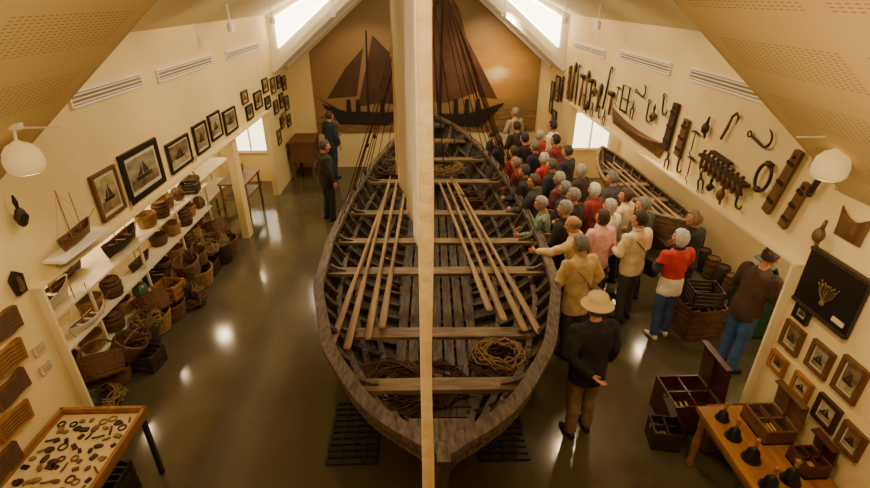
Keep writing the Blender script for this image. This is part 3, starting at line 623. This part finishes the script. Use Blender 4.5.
e=empty('display_shelving',(-4.75,0,0)); q=MB()
for z in(1.0,.5): q.box((0,10.3,z),(.5,1.9,.035))
for y in(9.4,11.2): q.box((-.22,y,.5),(.04,.04,1.0)); q.box((.22,y,.5),(.03,.03,1.0))
obj('boards',q,[WHITE],e)
model('model_sailboat',(-4.25,4.15,1.24),-4,1.5,True,WHITE); model('model_sailboat',(-4.1,4.7,.8),-4,1.0,False,WHITE)
model('model_rowboat',(-4.2,5.8,1.24),0,1.35,False,W_DK); model('model_rowboat',(-4.45,5.05,1.24),0,1.1,True,W_DK); model('model_rowboat',(-4.2,6.2,.8),0,.9,False,W_DK)
def basket(name,loc,r,h,mt,rot=(0,0,0),handle=True,oval=1.25):
    q=MB(); q.lathe([(r*.7,0),(r*.8,.02),(r*.95,h*.5),(r,h),(r*1.04,h+.01),(r*.98,h+.015),(r*.92,h-.01),(r*.86,h*.5),(r*.68,.03)],(0,0,0),18)
    q.v=[(x*oval,y,z) for x,y,z in q.v]
    for k in range(6): 
        zz=h*(.12+.16*k); rr=r*(.82+.2*zz/h); q.tube([(rr*oval*math.cos(a),rr*math.sin(a),zz) for a in np.linspace(0,6.283,19)[:-1]],.01,5,close=True)
    for k in range(12):
        a=k*math.pi/6; q.tube([(r*.82*oval*math.cos(a),r*.82*math.sin(a),.01),(r*1.03*oval*math.cos(a),r*1.03*math.sin(a),h)],.009,5)
    if handle: q.tube([(r*oval*math.cos(a),0,h+r*.8*math.sin(a)) for a in np.linspace(0,math.pi,12)],.014,6)
    return obj(name,q,[mt],loc=loc,rot=rot)
def keg(name,loc,r,h,rot=(0,0,0),mt=W_MID):
    q=MB(); q.lathe([(r*.8,0),(r*.92,h*.2),(r,h*.5),(r*.92,h*.8),(r*.8,h),(r*.76,h),(r*.76,h-.02)],(0,0,0),16)
    for t in(.08,.3,.7,.92): rr=r*(.8+.2*math.sin(math.pi*t))+.004; q.tube([(rr*math.cos(a),rr*math.sin(a),h*t) for a in np.linspace(0,6.283,17)[:-1]],[(.012,.005)]*16,4,1,close=True,ref=(0,0,1))
    return obj(name,q,[mt,IRON],loc=loc,rot=rot)
def fl(name,loc,r,mt):
    q=MB(); q.ell((0,0,r),(r,r,r),14); 
    for k in range(3):
        A=k*math.pi/3; q.tube([(r*1.03*math.cos(a)*math.cos(A),r*1.03*math.cos(a)*math.sin(A),r+r*1.03*math.sin(a)) for a in np.linspace(0,6.283,17)[:-1]],.008,5,1,close=True)
    return obj(name,q,[mt,ROPE],loc=loc,smooth=True)
def crate(name,loc,s,rot=0,mt=W_MID,slats=4):
    q=MB(); w,d,h=s
    for x in(-1,1):
        for y in(-1,1): q.box((x*(w/2-.02),y*(d/2-.02),h/2),(.04,.04,h))
    for i in range(slats):
        z=h*(i+.5)/slats
        for y in(-1,1): q.box((0,y*(d/2),z),(w,.015,h/slats*.72))
        for x in(-1,1): q.box((x*w/2,0,z),(.015,d,h/slats*.72))
    q.box((0,0,.02),(w,d,.02)); return obj(name,q,[mt],loc=loc,rot=(0,0,math.radians(rot)))
GLS=mat('float_glass','#3b5a48','#5a7a62',5,.2)
k_=0
for z,ys in((1.24,np.arange(6.95,8.8,.36)),(.8,np.arange(5.3,8.8,.38)),(.38,np.arange(4.3,8.8,.4))):
    for y in ys:
        k_+=1; x=-4.26+.05*(k_%3)
        if 6.0<y<6.9 and z==.8: continue
        c=(k_*7)%6
        if c in(0,1,3): basket('wicker_basket',(x,y,z),.13+.012*(k_%3),.15+.04*(k_%2),WICK2 if k_%2 else WICK,(0,0,math.pi/2+.2*(k_%3)),k_%3==0,1.15)
        elif c==2: keg('wooden_keg',(x,y,z),.13,.26)
        elif c==4: fl('glass_float',(x,y,z),.11,GLS if k_%4 else W_MID)
        else: crate('wooden_crate',(x,y,z),(.3,.28,.18),10*(k_%3-1),W_DK if k_%2 else W_HON,3)
rnd=random.Random(5)
for i in range(26):
    row=i%2; y=4.15+(i//2)*.35+rnd.uniform(-.04,.04)+(.17 if row else 0); x=-3.84+rnd.uniform(-.1,.2)*(1-row)+(-.02 if row else 0); z=.27 if row else .0
    r=.17+rnd.random()*.07; k=(i*5+3)%7
    tilt=(rnd.uniform(-.6,.6)*row,rnd.uniform(-.1,.6)*row,rnd.uniform(1.2,1.9))
    if k in(0,2,4): basket('wicker_basket' if k else 'willow_creel',(x,y,z),r,r*1.3,(WICK,W_MID,WICK2,WICK)[i%4],tilt,k!=2)
    elif k==1: keg('wooden_keg',(x,y,z+.0),.16,.36,(0,0,0) if not row else (1.4,0,.4),W_DK)
    elif k==3: coil('rope_pile',(x,y,z),r*1.1,.24,9,.016,ROPED if i%3 else ROPE,i)
    elif k==5: crate('wooden_crate',(x,y,z),(.34,.3,.26),rnd.uniform(-25,25),W_HON if i%2 else W_DK,3)
    else: coil('fishing_net_pile',(x,y,z),r*1.2,.3,16,.009,ROPE,i)
e=empty('display_table',(-3.07,2.95,0)); q=MB(); q.box((0,0,.8),(.8,1.2,.04)); 
for s_ in(-1,1): q.box((s_*.39,0,.85),(.03,1.2,.08)); q.box((0,s_*.59,.85),(.8,.03,.08))
obj('tray',q,[W_HON],e); q=MB(); q.box((0,0,.825),(.74,1.13,.012)); obj('liner',q,[mat('linen','#cdb276','#d9c088',10,.9)],e)
q=MB()
for x in(-.36,.36):
    for y in(-.55,.55): q.box((x,y,.4),(.04,.04,.8))
obj('legs',q,[IRON],e); q=MB(); rnd=random.Random(3)
for i in range(80):
    x=-.33+.66*((i%8)+.5)/8+rnd.uniform(-.025,.025); y=-.52+1.04*((i//8)+.5)/10+rnd.uniform(-.03,.03); k=rnd.randint(0,4); a=rnd.uniform(0,3); mi=rnd.randint(0,3); s=rnd.uniform(.8,1.5)
    if k==0: q.ell((x,y,.845),(.035*s,.02*s,.016),8,mi,R=rz(math.degrees(a)))
    elif k==1: q.tube([(x-.035*s*math.cos(a),y-.035*s*math.sin(a),.84),(x+.01,y-.01,.85),(x+.035*s*math.cos(a),y+.035*s*math.sin(a),.845)],.009,6,mi)
    elif k==2: q.tube([(x+.025*s*math.cos(b),y+.025*s*math.sin(b),.84) for b in np.linspace(0,6.28,10)[:-1]],.008,6,mi,close=True)
    elif k==3: q.poly([(x+.03*s*math.cos(b+a)*(1+.3*math.sin(b*3)),y+.024*s*math.sin(b+a)) for b in np.linspace(0,6.28,9)[:-1]],.015,mi,.832)
    else: q.box((x,y,.842),(.05*s,.03*s,.02),mi,rz(math.degrees(a)))
obj('small_finds',q,[W_DK,W_MID,ROPE,IRON],e)
crate('slatted_crate',(-3.1,3.0,0),(.5,.7,.4),0,W_DK)
e=empty('wooden_table',(3.08,2.95,0)); q=MB(); q.box((0,0,.72),(.72,1.15,.05)); q.box((0,0,.64),(.62,1.05,.1))
for x in(-.3,.3):
    for y in(-.5,.5): q.lathe([(.03,0),(.04,.03),(.03,.1),(.045,.3),(.03,.5),(.04,.55),(.04,.66)],(x,y,0),10)
obj('top_and_legs',q,[W_HON],e)
def bell(loc,s):
    q=MB(); q.lathe([(.07*s,0),(.075*s,.01),(.055*s,.04*s),(.045*s,.09*s),(.02*s,.12*s),(.012*s,.13*s)],(0,0,0),16,0); q.tube([(0,0,.12*s),(0,0,.2*s)],[.014,.018],8,1); q.ell((0,0,.21*s),(.022*s,.022*s,.022*s),8,1)
    obj('hand_bell',q,[mat('bell_iron','#1f2420','#333832',10,.35,metal=.6),W_HON],loc=loc,smooth=True)
for l,s_ in(((2.88,3.36,.745),.9),((2.86,3.14,.745),1.0),((2.88,2.9,.745),1.1),((3.08,2.68,.745),1.1),((2.86,2.62,.745),1.1)): bell(l,s_)
def chest(name,loc,s,mt,lid=70,rot=0,inner=W_DK):
    e=empty(name,loc,(0,0,math.radians(rot))); w,d,h=s; q=MB(); t=.02
    q.box((0,0,t/2),(w,d,t)); q.box((-w/2+t/2,0,h/2),(t,d,h)); q.box((w/2-t/2,0,h/2),(t,d,h)); q.box((0,-d/2+t/2,h/2),(w-2*t,t,h)); q.box((0,d/2-t/2,h/2),(w-2*t,t,h)); q.box((0,0,h*.6),(w-2*t,d-2*t,.01),1); q.box((0,0,h*.75),(t,d-2*t,h*.45)); q.box((0,0,h*.75),(w-2*t,t,h*.45))
    for i in range(3): q.tube([(-w*.3+i*w*.12,-d*.35,h*.7),(-w*.3+i*w*.12,-d*.1,h*.72)],.014,6,2)
    obj('box',q,[mt,inner,BRASS],e); q=MB(); q.box((-w/2,0,t/2),(w,d,t)); q.box((-w/2,0,-.02),(w,.02,.02)); q.box((-w+.01,0,-.02),(.02,d,.05)); 
    obj('lid',q,[mt],e,loc=(w/2,0,h+.01),rot=(0,math.radians(lid),0)); q=MB(); q.box((-w/2-.006,0,h*.8),(.01,.05,.05)); obj('clasp',q,[BRASS],e)
MAH=mat('mahogany','#3c2014','#552c1a',6,.35,.1,st=(3,.5,3))
chest('sea_chest',(2.98,4.08,0),(.5,.5,.42),MAH,85); chest('wooden_instrument_box',(3.22,3.22,.745),(.28,.36,.16),W_MID,85)
chest('wooden_box',(2.62,3.75,0),(.3,.28,.25),W_DK,60,-10); chest('wooden_instrument_box',(3.3,2.8,.745),(.2,.24,.14),MAH,80)
chest('wooden_trunk',(3.2,3.66,0),(.42,.2,.5),W_MID,0)
e=empty('display_table',(-3.98,10.3,0)); q=MB(); q.box((0,0,.85),(.6,1.0,.04)); q.box((0,0,.5),(.5,.9,.03))
for x in(-.26,.26):
    for y in(-.45,.45): q.box((x,y,.42),(.04,.04,.84))
obj('frame',q,[W_MID],e)
model('model_rowboat',(-3.98,9.95,.88),0,1.1,False,W_DK)
e=empty('carved_cabinet',(-3.1,12.9,0)); q=MB(); q.box((0,0,.75),(.6,.9,.5)); q.box((0,0,1.02),(.66,.96,.04))
for x in(-.25,.25):
    for y in(-.4,.4): q.lathe([(.02,0),(.035,.1),(.025,.4),(.035,.5)],(x,y,0),8)
for i in range(5): q.box((.305,-.36+.18*i,.75),(.012,.03,.4)); q.box((-.26+.13*i,-.455,.75),(.03,.012,.4))
obj('body',q,[W_MID],e)
RH=Hull(4.4,lambda s:.5*pw(2*s-1,2.6,.75),lambda s:.88+.25*abs(2*s-1)**2.3,.42,.5)
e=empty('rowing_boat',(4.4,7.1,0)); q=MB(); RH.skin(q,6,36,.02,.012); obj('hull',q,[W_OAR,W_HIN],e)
q=MB()
for sg in(-1,1): q.tube([RH.pt(i/40,1,sg,-.02) for i in range(41)],[(.025,.045)]*41,4,sq=True)
for i in range(12):
    t=.08+.84*i/11; P_=[RH.pt(t,h,-1,-.03) for h in np.linspace(.97,.05,8)]+[RH.pt(t,h,1,-.03) for h in np.linspace(.05,.97,8)]; q.tube(P_,.02,4)
for t in(.2,.4,.6,.8): h=RH.findh(t,.8); q.box((0,t*4.4,.8),(2*RH.pt(t,h).x-.04,.18,.03))
q.tube([(0,RH.pt(0,h).y,RH.pt(0,h).z) for h in np.linspace(1,0,8)]+[(0,RH.pt(1,h).y,RH.pt(1,h).z) for h in np.linspace(0,1,8)],[(.05,.035)]*16,4,sq=True)
obj('frames_and_thwarts',q,[W_THW],e); q=MB()
for y in(1.2,3.2): q.box((0,y,.2),(.8,.12,.4)); q.box((0,y,.4),(.9,.14,.06))
obj('trestles',q,[W_DK],e)
for k in range(3): 
    x=4.22+.14*k; q=MB(); q.tube([(x,7.9,.92),(x,10.9,.92)],.022,8); q.poly([(x-.05,7.5),(x+.05,7.5),(x+.03,7.95),(x-.03,7.95)],.02,0,.91); obj('oar',q,[W_OAR])
for k in range(9):
    q=MB(); yy=4.0+.14*k; q.box((0,0,0),(.05,.1,1.75)); q.box((0,0,.5),(.07,.1,.04)); q.box((0,0,-.5),(.07,.1,.04)); obj('wooden_plank',q,[W_HON if k%2 else W_OAR],loc=(5.0,yy,.9),rot=(0,math.radians(8),0))
crate('slatted_crate',(3.98,5.72,0),(.55,.45,.5),8,W_MID,6); crate('slatted_crate',(3.98,5.72,.51),(.4,.36,.25),-8,W_DK,4)
chest('wooden_box',(4.7,5.7,.0),(.4,.4,.8),GREEN,60)
for k in range(4): keg('wooden_keg',(5.0,6.6+.3*k,0),.13,.4,(0,0,0),W_DK if k%2 else W_MID)
WG=mat('window_daylight','#fff2cf','#fff2cf',1,.5,emit=3.5)
for i,x in enumerate((4.4,-4.35)):
    e=empty('window_%d'%(i+3),(x,12.43,1.3)); q=MB(); q.box((0,.0,0),(.95,.02,.9)); obj('glass',q,[WG],e); q=MB()
    for s_ in(-1,1): q.box((s_*.5,-.02,0),(.06,.06,1.0)); q.box((0,-.02,s_*.48),(1.0,.06,.06))
    q.box((0,-.02,0),(.04,.04,.95)); obj('casing',q,[TRIM],e)
def globe(loc,sd):
    e=empty('ceiling_lamp',loc); q=MB(); q.lathe([(.09,-.05),(.11,-.02),(.115,.03),(.1,.09),(.07,.13),(.03,.15),(.02,.16)],(0,0,0),20); obj('shade',q,[mat('lamp_shade','#f0d890','#f0d890',1,.4,emit=.35)],e,smooth=True)
    q=MB(); q.lathe([(.085,-.052),(.05,-.056),(.01,-.056)],(0,0,0),20); obj('bulb_face',q,[mat('lamp_lit','#ffe6a8','#ffe6a8',1,.4,emit=8)],e)
    q=MB(); q.tube([(0,0,.15),(0,.02,.24)],.01,6); q.tube([(-sd*.3,.02,.24),(sd*.05,.02,.24)],.006,6); q.box((0,.02,.25),(.1,.05,.04)); obj('arm',q,[TRIM],e)
globe((-2.62,3.2,3.4),-1); globe((2.86,3.2,3.3),1)
def spot(loc,drop=.3):
    e=empty('spotlight',loc); q=MB(); q.lathe([(.05,-.08),(.055,-.07),(.05,.03),(.02,.05)],(0,0,0),14); q.tube([(0,0,.05),(0,0,drop)],.01,6); obj('can',q,[TRIM],e); q=MB(); q.lathe([(.048,-.078),(.005,-.078)],(0,0,0),14); obj('lens',q,[mat('lamp_lens','#ffe0a0','#ffe0a0',1,.4,emit=70)],e)
for l in((-1.9,12.0,4.05),(1.9,12.0,4.05),(-2.9,10.7,3.98),(-2.9,8.3,3.98),(2.9,8.6,3.98),(2.9,10.6,3.98)): spot(l)
def area(name,loc,rot,sx,sy,en,col=(1,.76,.45)):
    L=bpy.data.lights.new(name,'AREA'); L.shape='RECTANGLE'; L.size=sx; L.size_y=sy; L.energy=en; L.color=col; o=bpy.data.objects.new(name,L); C.objects.link(o); o.location=loc; o.rotation_euler=[math.radians(a) for a in rot]; return o
def sp(name,loc,aim,en,ang=70,col=(1,.74,.42),r=.08,bl=.6):
    L=bpy.data.lights.new(name,'SPOT'); L.energy=en; L.spot_size=math.radians(ang); L.spot_blend=bl; L.color=col; L.shadow_soft_size=r; o=bpy.data.objects.new(name,L); C.objects.link(o); o.location=loc; o.rotation_euler=(Vector(aim)-Vector(loc)).to_track_quat('-Z','Y').to_euler()
area('light_dormer',(0,9,5.1),(0,0,0),2.0,5,200,(1,.82,.55))
area('light_near',(0,1.2,4.95),(15,0,0),2.0,2,75)
for k,(x,y,en) in enumerate(((-4.85,4.5,22),(-4.85,6.2,22),(-4.4,8.85,20),(-4.35,11.3,20),(-4.85,7.6,18))): area('alcove_downlight_left_%d'%k,(x,y,2.3),(0,(14 if x<-4.5 else 0),0),.2,.2,en)
for k,y in enumerate((4.6,6.3,8.2,10.2,11.8)): area('alcove_downlight_right_%d'%k,(4.7,y,2.42),(0,0,0),.2,.2,18)
for y in(5.5,7.8,10.2): sp('wash_left_%d'%y,(-1.2,y,4.6),(-3.5,y,2.4),105,85); sp('wash_right_%d'%y,(1.2,y,4.6),(3.5,y,2.4),105,85)
sp('spot_mural',(2.0,12.0,4.0),(2.0,13.6,2.5),170,95); sp('spot_mural_l',(-1.4,11.9,4.0),(-1.4,13.6,2.2),70,85)
sp('spot_crowd',(2.9,7.0,3.98),(2.4,6.6,1.2),190,80); sp('spot_boat',(-2.0,7.0,4.3),(.1,6.3,1.0),200,55); sp('spot_boat_b',(1.6,3.6,4.3),(.1,4.6,1.0),60,60)
sp('spot_table_left',(-2.2,2.6,3.4),(-3.4,3.0,1.1),75,110); sp('spot_table_right',(2.3,2.4,3.4),(3.4,3.2,1.1),75,110)
sp('fill_sail_left',(-2.3,2.9,3.3),(0,3.0,3.6),75,75,(1,.85,.6)); sp('fill_sail_near',(-1.6,.3,3.2),(0,1.3,3.4),16,70,(1,.74,.4))  # two added fill lights that brighten the sail, not fixtures of the room
for sd in(-1,1): area('light_slope_%s'%('left' if sd<0 else 'right'),(sd*1.2,1.6,3.0),(0,sd*-140,0),.6,2,(9 if sd<0 else 24))
w=bpy.data.worlds.new('world'); bpy.context.scene.world=w; w.use_nodes=True; w.node_tree.nodes['Background'].inputs[0].default_value=(1,.85,.6,1); w.node_tree.nodes['Background'].inputs[1].default_value=.1
